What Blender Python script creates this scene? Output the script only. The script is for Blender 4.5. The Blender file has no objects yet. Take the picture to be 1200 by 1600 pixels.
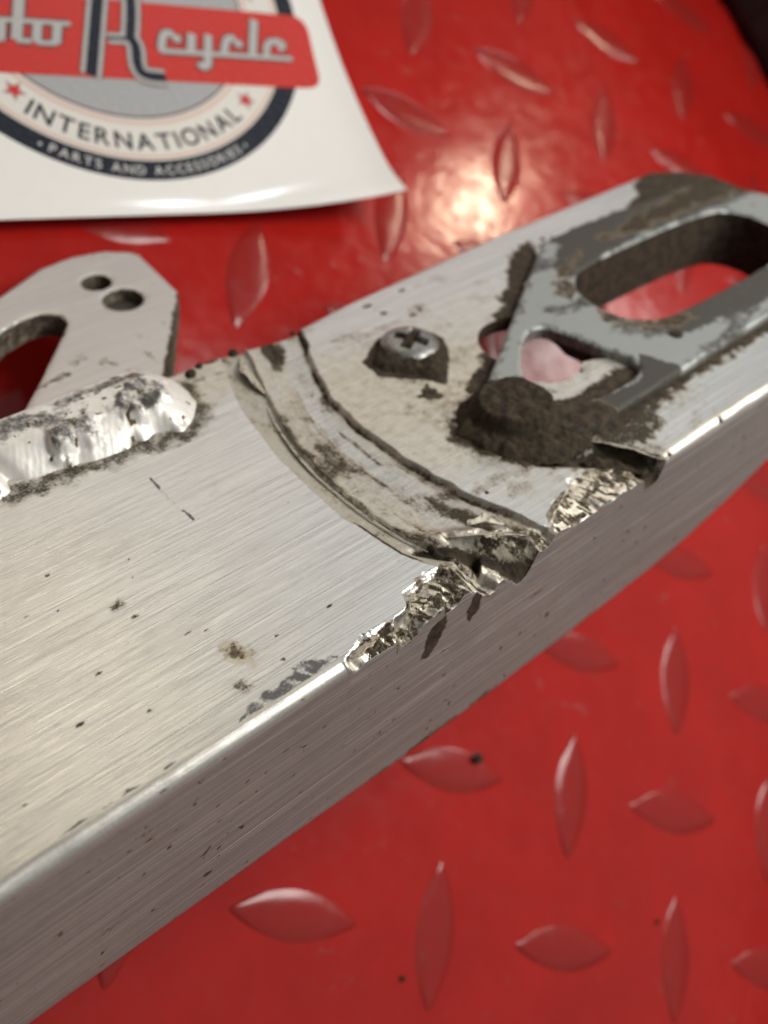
import bpy, bmesh, math, random
import numpy as np
from mathutils import Matrix, Vector
from mathutils.geometry import tessellate_polygon

# ------------------------------------------------------------------ scene, camera, light
# 1 Blender unit = 1 cm
sc = bpy.context.scene
sc.unit_settings.system = 'METRIC'
sc.unit_settings.scale_length = 0.01
col = sc.collection
sc.view_settings.view_transform = 'Standard'
sc.view_settings.look = 'None'
sc.view_settings.exposure = 0.0
sc.view_settings.gamma = 1.0
sc.cycles.max_bounces = 8
sc.cycles.glossy_bounces = 5

CAM_X = Vector((0.70733, 0.51088, 0.48862))
cam_rows = None
def rodrigues(r):
    t = np.linalg.norm(r); k = r / t
    K = np.array([[0, -k[2], k[1]], [k[2], 0, -k[0]], [-k[1], k[0], 0]])
    return np.eye(3) + np.sin(t) * K + (1 - np.cos(t)) * K @ K
RC = rodrigues(np.array([2.7157692574589314, 0.29191319438329205, 0.6883771990459979]))
cam_d = bpy.data.cameras.new('camera')
cam = bpy.data.objects.new('camera', cam_d); col.objects.link(cam)
cm = Matrix([[RC[0][i], -RC[1][i], -RC[2][i], (-7.8863, 0.5938, 16.9134)[i]] for i in range(3)] + [[0, 0, 0, 1]])
cam.matrix_world = cm
cam_d.sensor_fit = 'VERTICAL'; cam_d.sensor_height = 24.0; cam_d.sensor_width = 18.0
cam_d.lens = 24.0 * 1541.96 / 1600.0
cam_d.clip_start = 0.1; cam_d.clip_end = 3000
cam_d.dof.use_dof = True
cam_d.dof.focus_distance = 11.2
cam_d.dof.aperture_fstop = 0.128
sc.camera = cam

w = bpy.data.worlds.new('World'); sc.world = w; w.use_nodes = True
w.node_tree.nodes['Background'].inputs[0].default_value = (1.0, 0.96, 0.90, 1)
w.node_tree.nodes['Background'].inputs[1].default_value = 0.13

def area(name, direction, dist, size, radiance, colour, target=(3, 8, 2)):
    d = Vector(direction).normalized()
    l = bpy.data.lights.new(name, 'AREA'); l.shape = 'RECTANGLE'
    l.size, l.size_y = size
    l.energy = radiance * size[0] * size[1] * math.pi
    l.color = colour
    o = bpy.data.objects.new(name, l); col.objects.link(o)
    o.location = Vector(target) + d * dist
    o.rotation_euler = d.to_track_quat('Z', 'Y').to_euler()
    return o
area('ceiling', (0.40, -0.05, 0.92), 210, (270, 210), 0.22, (1.0, 0.985, 0.96))
area('ceiling_lamp', (0.13, 0.37, 0.92), 36, (19, 13), 14.0, (1.0, 0.97, 0.93), (6, 4, 2))
area('ceiling_tube', (0.45, 0.59, 0.67), 220, (70, 38), 1.15, (1.0, 0.93, 0.87))
area('slot_glare_lamp', (0.545, 0.525, 0.655), 220, (24, 26), 10.0, (1.0, 0.93, 0.88))  # lamp added to brighten the floor seen through the plate openings
area('warm_bulb', (0.385, 0.665, 0.645), 150, (9, 9), 52.0, (1.0, 0.82, 0.56))
area('window_wall', (-0.15, 0.96, 0.20), 230, (260, 70), 0.98, (1.0, 0.975, 0.945))
area('glint_lamp', (-0.05, 0.85, 0.515), 200, (10, 14), 24.0, (0.88, 0.94, 1.0))  # small cool lamp added for the glint on the sticker curl
area('warm_lamp', (-0.55, 0.76, 0.36), 180, (40, 30), 4.2, (1.0, 0.82, 0.55))

# ------------------------------------------------------------------ helpers
U = 0.0931                     # millimetres of the measured arm -> cm
rng = np.random.default_rng(7)
random.seed(7)

class Noise:
    def __init__(s, seed): s.t = np.random.default_rng(seed).random((256, 256)).astype(np.float64)
    def v(s, x, y):
        xi = np.floor(x).astype(np.int64); yi = np.floor(y).astype(np.int64)
        fx = x - xi; fy = y - yi
        fx = fx * fx * (3 - 2 * fx); fy = fy * fy * (3 - 2 * fy)
        a, b, c, d = xi & 255, (xi + 1) & 255, yi & 255, (yi + 1) & 255
        t = s.t
        return (t[a, c] * (1 - fx) + t[b, c] * fx) * (1 - fy) + (t[a, d] * (1 - fx) + t[b, d] * fx) * fy
    def fbm(s, x, y, o=4):
        r = 0; a = .5; n = 0
        for k in range(o):
            r = r + a * s.v(x * 2 ** k + 17.3 * k, y * 2 ** k + 9.1 * k); n += a; a *= .5
        return r / n
N1, N2, N3 = Noise(1), Noise(2), Noise(3)
def sstep(a, b, x):
    t = np.clip((x - a) / (b - a), 0, 1); return t * t * (3 - 2 * t)

def sdf_poly(x, y, poly, pad=8.0):
    """signed distance, negative inside; points farther than pad outside the box get pad"""
    P = np.asarray(poly, float)
    out = np.full(x.shape, pad, float)
    m = (x > P[:, 0].min() - pad) & (x < P[:, 0].max() + pad) & (y > P[:, 1].min() - pad) & (y < P[:, 1].max() + pad)
    px, py = x[m], y[m]
    d = np.full(px.shape, 1e9); ins = np.zeros(px.shape, bool)
    n = len(P)
    for i in range(n):
        ax, ay = P[i]; bx, by = P[(i + 1) % n]
        ex, ey = bx - ax, by - ay
        wx, wy = px - ax, py - ay
        t = np.clip((wx * ex + wy * ey) / (ex * ex + ey * ey + 1e-12), 0, 1)
        d = np.minimum(d, (wx - ex * t) ** 2 + (wy - ey * t) ** 2)
        c = ((ay > py) != (by > py)) & (px < (bx - ax) * (py - ay) / (by - ay + 1e-12) + ax)
        ins ^= c
    d = np.sqrt(d)
    out[m] = np.where(ins, -d, d)
    return out
def seg_dist(x, y, pts):
    P = np.asarray(pts, float); d = np.full(x.shape, 1e9); tt = np.zeros(x.shape)
    for i in range(len(P) - 1):
        ax, ay = P[i]; ex, ey = P[i + 1] - P[i]
        t = np.clip(((x - ax) * ex + (y - ay) * ey) / (ex * ex + ey * ey), 0, 1)
        dd = np.hypot(x - ax - ex * t, y - ay - ey * t)
        m = dd < d; d = np.where(m, dd, d); tt = np.where(m, (i + t) / (len(P) - 1), tt)
    return d, tt
def chaikin(P, n=2):
    P = np.asarray(P, float)
    for _ in range(n):
        Q = np.roll(P, -1, 0); P = np.stack([.75 * P + .25 * Q, .25 * P + .75 * Q], 1).reshape(-1, 2)
    return P

def np_mesh(name, verts, quads, attrs=None, smooth=True):
    me = bpy.data.meshes.new(name)
    verts = np.asarray(verts, np.float32); quads = np.asarray(quads, np.int32)
    me.vertices.add(len(verts)); me.vertices.foreach_set('co', verts.ravel())
    nq, k = quads.shape
    me.loops.add(nq * k); me.loops.foreach_set('vertex_index', quads.ravel())
    me.polygons.add(nq)
    me.polygons.foreach_set('loop_start', np.arange(nq, dtype=np.int32) * k)
    if smooth: me.polygons.foreach_set('use_smooth', np.ones(nq, bool))
    for nm, a in (attrs or {}).items():
        at = me.attributes.new(nm, 'FLOAT', 'POINT'); at.data.foreach_set('value', np.asarray(a, np.float32).ravel())
    me.update(calc_edges=True); me.validate()
    return me
def obj(name, me, m=None, parent=None):
    o = bpy.data.objects.new(name, me); col.objects.link(o)
    if m is not None and me is not None and not me.materials: me.materials.append(m)
    if parent is not None: o.parent = parent
    return o
def tag(o, label=None, cat=None, group=None, kind=None):
    if label: o['label'] = label
    if cat: o['category'] = cat
    if group: o['group'] = group
    if kind: o['kind'] = kind
    return o
def empty(name, loc=(0, 0, 0)):
    o = bpy.data.objects.new(name, None); col.objects.link(o); o.location = loc; o.empty_display_size = 1; return o

def boundary(quads):
    e = np.concatenate([quads[:, [i, (i + 1) % 4]] for i in range(4)])
    key = np.sort(e, 1); k = key[:, 0].astype(np.int64) * 10 ** 8 + key[:, 1]
    u, idx, cnt = np.unique(k, return_index=True, return_counts=True)
    return e[idx[cnt == 1]]
def skirt(verts, quads, attrs, edges, zbot, steps=3):
    """walls hanging from boundary edges; zbot = array of bottom z per vertex"""
    vs = np.unique(edges); mp = {}
    V = [verts]; Q = [quads]; base = len(verts)
    lut = np.zeros(len(verts), np.int64); lut[vs] = np.arange(len(vs))
    top = verts[vs]; prev = vs
    A = {k: [a] for k, a in attrs.items()}
    ring0 = top.copy()
    V.append(ring0); cur = base + np.arange(len(vs)); base += len(vs)      # duplicate ring keeps the edge crisp
    for k in A: A[k].append(attrs[k][vs])
    for s in range(1, steps + 1):
        r = ring0.copy(); r[:, 2] = ring0[:, 2] + (zbot[vs] - ring0[:, 2]) * s / steps
        V.append(r); nxt = base + np.arange(len(vs)); base += len(vs)
        for k in A: A[k].append(attrs[k][vs])
        a, b = lut[edges[:, 0]], lut[edges[:, 1]]
        Q.append(np.stack([cur[b], cur[a], nxt[a], nxt[b]], 1)); cur = nxt
    return np.concatenate(V), np.concatenate(Q), {k: np.concatenate(v) for k, v in A.items()}
def plan_sheet(sdf, x0, x1, y0, y1, cell):
    """grid clipped to sdf<0 with its rim snapped on the outline -> X, Y (flat), quads, sd"""
    xs = np.arange(x0, x1 + cell, cell); ys = np.arange(y0, y1 + cell, cell)
    X, Y = np.meshgrid(xs, ys, indexing='ij'); X = X.ravel(); Y = Y.ravel()
    d = sdf(X, Y); h = .02
    for it in range(2):
        m = np.abs(d) < cell * (.75 if it == 0 else .3)
        gx = (sdf(X[m] + h, Y[m]) - sdf(X[m] - h, Y[m])) / (2 * h); gy = (sdf(X[m], Y[m] + h) - sdf(X[m], Y[m] - h)) / (2 * h)
        g = np.maximum(gx * gx + gy * gy, .2)
        mv = np.clip(d[m], -cell * .6, cell * .6) * (.98 if it == 0 else 1)
        X[m] -= mv * gx / g; Y[m] -= mv * gy / g
        d = sdf(X, Y)
    ny = len(ys); nx = len(xs)
    i, j = np.meshgrid(np.arange(nx - 1), np.arange(ny - 1), indexing='ij')
    q = np.stack([i * ny + j, (i + 1) * ny + j, (i + 1) * ny + j + 1, i * ny + j + 1], -1).reshape(-1, 4)
    q = q[(d[q] < cell * .12).all(1)]
    used = np.unique(q); lut = np.zeros(len(X), np.int64); lut[used] = np.arange(len(used))
    return X[used], Y[used], lut[q], d[used]

# ------------------------------------------------------------------ materials
class NT:
    def __init__(s, name):
        s.m = bpy.data.materials.new(name); s.m.use_nodes = True; s.n = s.m.node_tree.nodes; s.l = s.m.node_tree.links
        s.b = s.n['Principled BSDF']
    def node(s, t, **k):
        nd = s.n.new(t)
        for a, v in k.items(): setattr(nd, a, v)
        return nd
    def set(s, sock, v):
        if isinstance(v, bpy.types.NodeSocket): s.l.new(v, sock)
        elif isinstance(v, (tuple, list)) and len(v) == 3 and sock.type == 'RGBA': sock.default_value = (*v, 1)
        else: sock.default_value = v
    def p(s, **k):
        for a, v in k.items(): s.set(s.b.inputs[a.replace('_', ' ')], v)
        return s
    def coord(s, scale=(1, 1, 1), rot=(0, 0, 0)):
        c = s.node('ShaderNodeTexCoord'); m = s.node('ShaderNodeMapping')
        m.inputs['Scale'].default_value = scale; m.inputs['Rotation'].default_value = rot
        s.l.new(c.outputs['Object'], m.inputs['Vector']); return m.outputs[0]
    def noise(s, scale, vec=None, detail=4, rough=.6, dist=0):
        n = s.node('ShaderNodeTexNoise'); n.inputs['Scale'].default_value = scale; n.inputs['Detail'].default_value = detail
        n.inputs['Roughness'].default_value = rough; n.inputs['Distortion'].default_value = dist
        s.l.new(vec if vec is not None else s.coord(), n.inputs['Vector']); return n.outputs['Fac']
    def math(s, op, a, b=0.0, clamp=False):
        n = s.node('ShaderNodeMath', operation=op, use_clamp=clamp); s.set(n.inputs[0], a); s.set(n.inputs[1], b); return n.outputs[0]
    def range(s, v, a, b, c=0.0, d=1.0):
        n = s.node('ShaderNodeMapRange'); n.interpolation_type = 'SMOOTHSTEP'
        for i, q in enumerate((v, a, b, c, d)): s.set(n.inputs[i], q)
        return n.outputs[0]
    def mix(s, f, a, b):
        n = s.node('ShaderNodeMix', data_type='RGBA'); s.set(n.inputs[0], f); s.set(n.inputs[6], a); s.set(n.inputs[7], b); return n.outputs[2]
    def mixf(s, f, a, b):
        n = s.node('ShaderNodeMix', data_type='FLOAT'); s.set(n.inputs[0], f); s.set(n.inputs[2], a); s.set(n.inputs[3], b); return n.outputs[0]
    def attr(s, name): return s.node('ShaderNodeAttribute', attribute_name=name).outputs['Fac']
    def bump(s, h, strength, dist, normal=None):
        n = s.node('ShaderNodeBump'); n.inputs['Strength'].default_value = strength; n.inputs['Distance'].default_value = dist
        s.l.new(h, n.inputs['Height'])
        if normal is not None: s.l.new(normal, n.inputs['Normal'])
        return n.outputs[0]
    def xtangent(s):
        c = s.node('ShaderNodeCombineXYZ'); c.inputs[0].default_value = 1
        v = s.node('ShaderNodeVectorTransform', vector_type='VECTOR', convert_from='OBJECT', convert_to='WORLD')
        s.l.new(c.outputs[0], v.inputs[0]); return v.outputs[0]

MUD_A, MUD_B = (.019, .0135, .007), (.066, .047, .026)
def metal_material(name, base, film_c, dark_c, rough=.30, aniso=.55, metal=1.0, streak=1.0):
    t = NT(name)
    dirt, film, dark, chew_shine = (t.attr(k) for k in ('dirt', 'film', 'dark', 'chew_shine'))
    fine = t.noise(26, detail=5, rough=.65); mid = t.noise(6, detail=5, rough=.6)
    st1 = t.noise(1, t.coord((.35, 36, 36)), detail=4, rough=.6)
    st2 = t.noise(1, t.coord((.22, 88, 88), (0, 0, .02)), detail=3, rough=.7)
    st3 = t.noise(1, t.coord((1.8, 60, 60), (0, 0, -.035)), detail=3, rough=.6)
    brk = t.math('MULTIPLY', t.math('SUBTRACT', t.mixf(.5, fine, mid), .5), 1.8)
    md = t.range(t.math('ADD', dirt, brk), .34, .66)
    mf = t.range(t.math('ADD', film, t.math('MULTIPLY', t.math('SUBTRACT', t.mixf(.5, mid, st3), .5), 1.2)), .10, 1.05)
    mk = t.range(t.math('ADD', dark, brk), .25, .75)
    c0 = t.mix(t.range(st1, .32, .68), tuple(x * (1 - .30 * streak) for x in base), base)
    c0 = t.mix(t.math('MULTIPLY', t.range(st2, .54, .68), .55 * streak), c0, (.97, .97, .96))
    c0 = t.mix(t.math('MULTIPLY', t.range(st2, .44, .30), .60 * streak), c0, (.30, .29, .27))
    st4 = t.noise(1, t.coord((.45, 42, 42), (0, 0, .30)), detail=3, rough=.6)
    c0 = t.mix(t.math('MULTIPLY', t.range(st4, .64, .72), .35 * streak), c0, (.42, .41, .39))
    mat_ = t.attr('dark_matte')
    c0 = t.mix(mat_, c0, t.mix(t.range(st2, .38, .66), (.235, .238, .222), t.mix(t.range(st2, .58, .70), (.36, .365, .345), (.76, .77, .75))))
    c1 = t.mix(mf, c0, t.mix(t.range(t.mixf(.5, mid, st3), .35, .65), film_c, tuple(x * .70 for x in film_c)))
    c2 = t.mix(t.math('MULTIPLY', mk, .92), c1, dark_c)
    c3 = t.mix(t.math('MULTIPLY', chew_shine, .7), c2, t.mix(t.range(fine, .3, .7), (.84, .81, .73), (.64, .58, .45)))
    mud = t.mix(t.range(mid, .35, .65), MUD_A, MUD_B)
    halo = t.math('MULTIPLY', t.range(t.math('ADD', dirt, t.math('MULTIPLY', brk, .7)), .08, .48), .62)
    c3 = t.mix(halo, c3, t.mix(fine, (.17, .12, .06), (.36, .285, .175)))
    mf = t.math('MAXIMUM', mf, t.math('MULTIPLY', halo, .9))
    t.p(Base_Color=t.mix(md, c3, mud))
    t.p(Metallic=t.mixf(md, t.mixf(t.math('MULTIPLY', mf, .55), t.mixf(t.math('MULTIPLY', mk, .9), t.mixf(t.math('MULTIPLY', mat_, .78), t.mixf(t.math('MULTIPLY', chew_shine, .5), metal, .4), 0.0), 0.05), 0.15), 0.0))
    r = t.mixf(t.range(st1, .3, .7), rough - .04, rough + .08)
    r = t.math('ADD', r, t.math('MULTIPLY', mat_, .10)); r = t.mixf(mf, r, .52); r = t.mixf(mk, r, .70); r = t.mixf(chew_shine, r, .34)
    t.p(Roughness=t.mixf(md, r, .92))
    t.p(Anisotropic=t.mixf(t.math('MAXIMUM', md, t.math('MAXIMUM', mf, chew_shine)), aniso, 0.0))
    t.b.inputs['Tangent'].default_value if False else t.l.new(t.xtangent(), t.b.inputs['Tangent'])
    hs = t.math('ADD', t.math('MULTIPLY', st1, .55), t.math('MULTIPLY', st2, .6))
    n = t.bump(hs, .8 * streak, .005)
    hd = t.math('ADD', t.math('MULTIPLY', t.math('MULTIPLY', md, t.math('ADD', fine, mid)), .9), t.math('MULTIPLY', t.math('MULTIPLY', chew_shine, fine), .12))
    n = t.bump(hd, .9, .03, n)
    t.p(Normal=n)
    return t.m
M_ARM = metal_material('brushed aluminium', (.82, .835, .82), (.70, .645, .51), (.085, .08, .075))
M_TAB = metal_material('milled aluminium', (.74, .73, .71), (.62, .60, .54), (.16, .15, .14), rough=.40, aniso=.3, streak=.5)
M_PLATE = metal_material('zinc plated steel', (.36, .385, .375), (.30, .29, .24), (.034, .028, .020), rough=.50, aniso=.1, metal=.55, streak=.12)

t = NT('weld aluminium')
wv = t.node('ShaderNodeTexWave', wave_type='BANDS', bands_direction='X'); wv.inputs['Scale'].default_value = 4.6; wv.inputs['Distortion'].default_value = 6; wv.inputs['Detail'].default_value = 3; wv.inputs['Detail Scale'].default_value = .8
t.l.new(t.coord((1, .6, .3), (0, 0, .75)), wv.inputs['Vector'])
dirt, dark = t.attr('dirt'), t.attr('dark')
f = t.noise(22, detail=5); mdn = t.noise(7, detail=5)
brk = t.math('MULTIPLY', t.math('SUBTRACT', t.mixf(.5, f, mdn), .5), 1.4)
md = t.range(t.math('ADD', dirt, brk), .40, .60); mk = t.range(t.math('ADD', dark, brk), .22, .78)
c = t.mix(t.range(mdn, .3, .7), (.88, .87, .84), (.80, .78, .71))
t.p(Base_Color=t.mix(md, t.mix(mk, c, (.10, .095, .09)), t.mix(mdn, (.04, .03, .015), (.20, .14, .06))))
t.p(Metallic=t.mixf(md, t.mixf(mk, .40, .3), 0), Roughness=t.mixf(md, t.mixf(mk, .50, .6), .85), Normal=t.bump(t.math('ADD', t.math('MULTIPLY', wv.outputs['Fac'], .8), t.math('ADD', f, mdn)), .08, .018))
M_WELD = t.m

t = NT('dried mud')
a = t.noise(9, detail=6, rough=.7); b = t.noise(30, detail=5, rough=.7)
t.p(Base_Color=t.mix(t.range(a, .35, .7), (.019, .0135, .007), (.066, .047, .026)), Roughness=.88, Normal=t.bump(t.math('ADD', a, t.math('MULTIPLY', b, .35)), .7, .05))
t.p(Specular_IOR_Level=.35)
M_MUD = t.m

t = NT('torn aluminium')
a = t.noise(14, detail=5, rough=.65); b = t.noise(40, detail=3)
t.p(Base_Color=t.mix(t.range(a, .46, .66), t.mix(b, (.66, .63, .54), (.48, .43, .33)), (.10, .075, .045)), Metallic=.4, Roughness=t.mixf(a, .45, .65), Normal=t.bump(a, .4, .02))
M_TORN = t.m

t = NT('screw steel')
a = t.noise(12, detail=5, rough=.6); g = t.attr('dirt')
m2 = t.range(t.math('ADD', g, t.math('MULTIPLY', t.math('SUBTRACT', a, .5), 1.0)), .4, .6)
t.p(Base_Color=t.mix(m2, t.mix(t.range(a, .4, .6), (.36, .36, .345), (.25, .25, .24)), (.040, .032, .022)), Metallic=t.mixf(m2, .95, 0), Roughness=t.mixf(m2, .42, .85), Normal=t.bump(a, .4, .02))
M_SCREW = t.m

def floor_material(name, base, dusty, film, dull=0.0):
    t = NT(name)
    big = t.noise(.45, detail=4); mid = t.noise(2.2, detail=5, rough=.65); fine = t.noise(18, detail=4, rough=.7)
    sm = t.noise(1.0, t.coord((1.1, 2.6, 1), (0, 0, .9)), detail=4, rough=.7, dist=.6)
    smudge = t.math('MULTIPLY', t.range(sm, .58, .74), t.range(mid, .40, .62))
    c = t.mix(t.range(big, .3, .7), base, tuple(x * .86 for x in base))
    c = t.mix(t.math('ADD', film, t.math('MULTIPLY', t.range(mid, .42, .75), .12)), c, dusty)
    c = t.mix(t.math('MULTIPLY', smudge, .40), c, (.17, .085, .075))
    c = t.mix(t.math('MULTIPLY', t.range(fine, .69, .75), .35), c, (.10, .03, .025))
    t.p(Base_Color=c, Roughness=t.math('ADD', t.mixf(t.range(mid, .3, .75), .10 + dull, .19 + dull), t.math('MULTIPLY', smudge, .2)), Specular_IOR_Level=.42)
    hb = t.math('ADD', t.math('MULTIPLY', t.noise(1.1, detail=2), 1.0), t.math('MULTIPLY', t.noise(4.5, detail=2), .07))
    t.p(Normal=t.bump(t.math('ADD', hb, t.math('MULTIPLY', fine, .003)), .11, .10))
    return t.m
M_FLOOR = floor_material('glossy red floor plastic', (.42, .0125, .0092), (.33, .038, .033), .03)
M_LUG = floor_material('scuffed red tread', (.33, .0130, .0098), (.24, .038, .034), .18, .04)

def flat(name, c, rough=.35, spec=.5, vary=.025):
    t = NT(name); a = t.noise(5, detail=5)
    t.p(Base_Color=t.mix(t.range(a, .3, .7), c, tuple(min(1, x * (1 - vary) ) for x in c)), Roughness=t.mixf(a, rough - .05, rough + .08), Specular_IOR_Level=spec)
    return t.m
M_PAPER = flat('white vinyl', (.88, .868, .835), .11, vary=.02)
M_NAVY = flat('navy ink', (.022, .026, .038), .25, vary=.04)
M_RED = flat('red ink', (.60, .052, .045), .25)
M_GREY = flat('grey ink', (.42, .425, .43), .25)
M_PINK = flat('pink ink', (.72, .52, .44), .25)
M_CREAM = flat('cream ink', (.78, .755, .70), .22)
M_SILVER = flat('silver ink', (.50, .49, .48), .25)
M_SHADOWINK = flat('dark brown ink', (.12, .055, .05), .3)
M_WHITEINK = flat('pale ink', (.62, .62, .60), .3)
M_RUBBER = flat('black rubber', (.018, .017, .014), .6, .4, .3)

# ------------------------------------------------------------------ floor: red tread plate
S = 3.0
me = np_mesh('floor', [(-150, -150, 0), (190, -150, 0), (190, 190, 0), (-150, 190, 0)], [(0, 1, 2, 3)], smooth=False)
floor = tag(obj('floor', me, M_FLOOR), kind='structure')
def lug_mesh():
    L, Wd, H = 1.30, .45, .058          # half length, half width, height
    nu, nv = 28, 12; V = []; Q = []
    for i in range(nu + 1):
        u = -1 + 2 * i / nu; u = math.copysign(abs(u) ** .85, u)
        hw = Wd * (1 - abs(u) ** 1.9) + .035
        for j in range(nv + 1):
            v = -1 + 2 * j / nv
            vv = math.copysign(abs(v) ** .6, v)
            rise = (1 - abs(vv) ** 3.0) ** 1.0
            endf = min(1, (1 - abs(u)) / .16 + .02) ** .5
            V.append((u * L, vv * hw, -.012 + H * rise * endf))
    for i in range(nu):
        for j in range(nv):
            a = i * (nv + 1) + j; Q.append((a, a + nv + 1, a + nv + 2, a + 1))
    return np_mesh('tread_lug', V, Q)
lug_me = lug_mesh()
# lattice cells the picture shows (row: first, last)
rows = {0: (-1, 4), 1: (-1, 5), 2: (0, 5), 3: (1, 5), 4: (-2, 5), 5: (-3, 5), 6: (-3, 5), 7: (-1, 5), 8: (0, 5), 9: (1, 5), -1: (0, 4)}
for j, (a, b) in sorted(rows.items()):
    for i in range(a, b + 1):
        o = obj('tread_lug', lug_me, M_LUG, floor)
        r = random.Random(i * 31 + j * 7)
        o.location = (i * S + r.uniform(-.05, .05), j * S + r.uniform(-.05, .05), 0)
        o.rotation_euler.z = (0 if (i + j) % 2 == 0 else math.pi / 2) + r.uniform(-.03, .03)
        k = r.uniform(.94, 1.04); o.scale = (k, k * r.uniform(.95, 1.05), r.uniform(.75, 1.05))

# ------------------------------------------------------------------ swingarm frame
arm = empty('swingarm')
AX = np.array([[.7506, .6600, .0325], [-.5053, .6050, -.6153], [-.4258, .4454, .7876]])
ORG = (-7.8863 + (-2.708 + 7.8863) * .931, .5938 + (3.005 - .5938) * .931, 16.9134 + (6.649 - 16.9134) * .931)
arm.matrix_world = Matrix([[AX[0][i], AX[1][i], AX[2][i], ORG[i]] for i in range(3)] + [[0, 0, 0, 1]])
tag(arm, 'scratched and gouged aluminium motorcycle swingarm end lying tilted across the red floor', 'swingarm')

def interp(x, pts):
    P = np.asarray(sorted(pts), float); return np.interp(x, P[:, 0], P[:, 1])
gL = [(-9, 24.5), (0, 22.5), (5, 19.6), (7.6, 18), (10.8, 16.6), (18.9, 15.6), (20.8, 15.1), (27.7, 15.4), (35, 15.8), (47.4, 18.2), (53.6, 20.4), (59.8, 23.1), (66, 25.4)]
gM = [(-9, 27), (0, 25.5), (5, 21.7), (10.1, 19.8), (14.2, 19.0), (18.3, 18.4), (24.4, 18.1), (31.2, 18.3), (38.1, 19.6), (43.4, 21), (49.8, 23.7), (55.5, 26.0), (66, 30)]
gR = [(-9, 37.5), (0, 37), (4.1, 35.4), (8.9, 34.1), (13.6, 32.7), (19.6, 31.4), (26.2, 30.7), (32.6, 30.5), (40, 30.9), (45.4, 32.5), (54.2, 36.4), (60.9, 40.0), (66, 42.5)]
EDGE = [(-60, 0), (-1.2, 0), (0, 1.3), (1.8, 1.6), (5.6, 2.4), (8, 1.5), (10.7, 1.9), (12, .9), (15.2, 1.9), (19.4, 1.3), (22.7, 3.0), (25.4, 3.0), (28, 3.6), (31, 3.9), (32.8, 3.6), (33.6, 2.2), (34.5, 1.8), (37.2, .9), (41.3, 2.3), (46.6, 1.7), (52.4, 2.0), (58.7, 2.6), (61.8, 2.7), (62.5, 1.7), (63.0, 0), (200, 0)]
WIDE = [(-60, .1), (-1.2, .2), (0, 1.6), (1.5, 2.2), (3, 2.6), (6.8, 2.7), (9.2, 2.2), (11.2, 3.0), (12, 4.9), (13.5, 5.5), (15.6, 6.0), (17.8, 5.6), (20, 6), (24, 7), (30, 7), (33, 5), (35.5, 2.2), (36.8, 1.6), (39.6, 3.6), (43.7, 5.4), (46.6, 6.8), (50, 7.5), (54, 5.5), (58, 3.5), (62, 1.2), (63, .2), (200, .1)]
HGT = [(-120, 27.5), (-44, 29.0), (-20, 30.2), (-5, 30.8), (11, 32), (48, 31.8), (71, 30.6), (81, 29.2), (92, 26.5), (103, 22.8), (118, 17), (135, 13), (160, 11)]
WID = [(-120, 63), (-12, 63), (22.5, 62.6), (41, 61.6), (51, 62.8), (93, 65.4), (145, 66.3), (170, 66.3)]
YF = .7

# facets of torn metal
fp = rng.uniform((-2, -1), (64, 9), (42, 2)); fs = rng.normal(0, .26, (42, 2)); fh = rng.normal(0, .42, 42)
def facets(x, y):
    d = ((x[:, None] + .5 * (N2.v(x, y)[:, None] - .5) - fp[None, :, 0]) * .8) ** 2 + (y[:, None] - fp[None, :, 1]) ** 2
    wgt = np.exp(-(d - d.min(1, keepdims=True)) / .35); wgt /= wgt.sum(1, keepdims=True)
    return (wgt * (fh + fs[:, 0] * (x[:, None] - fp[:, 0]) + fs[:, 1] * (y[:, None] - fp[:, 1]))).sum(1)
POCKET = [(17.5, 11.5), (21, 8.2), (25, 5.3), (29, 2.2), (33, -1.2)]
CHANNEL = [(47, 13), (52, 9.2), (56, 6.0), (59.5, 2.2), (61.2, -.6)]
FLAP = [(22, 10.2), (26, 8.0), (30.5, 5.0), (33.6, 2.6)]

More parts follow.
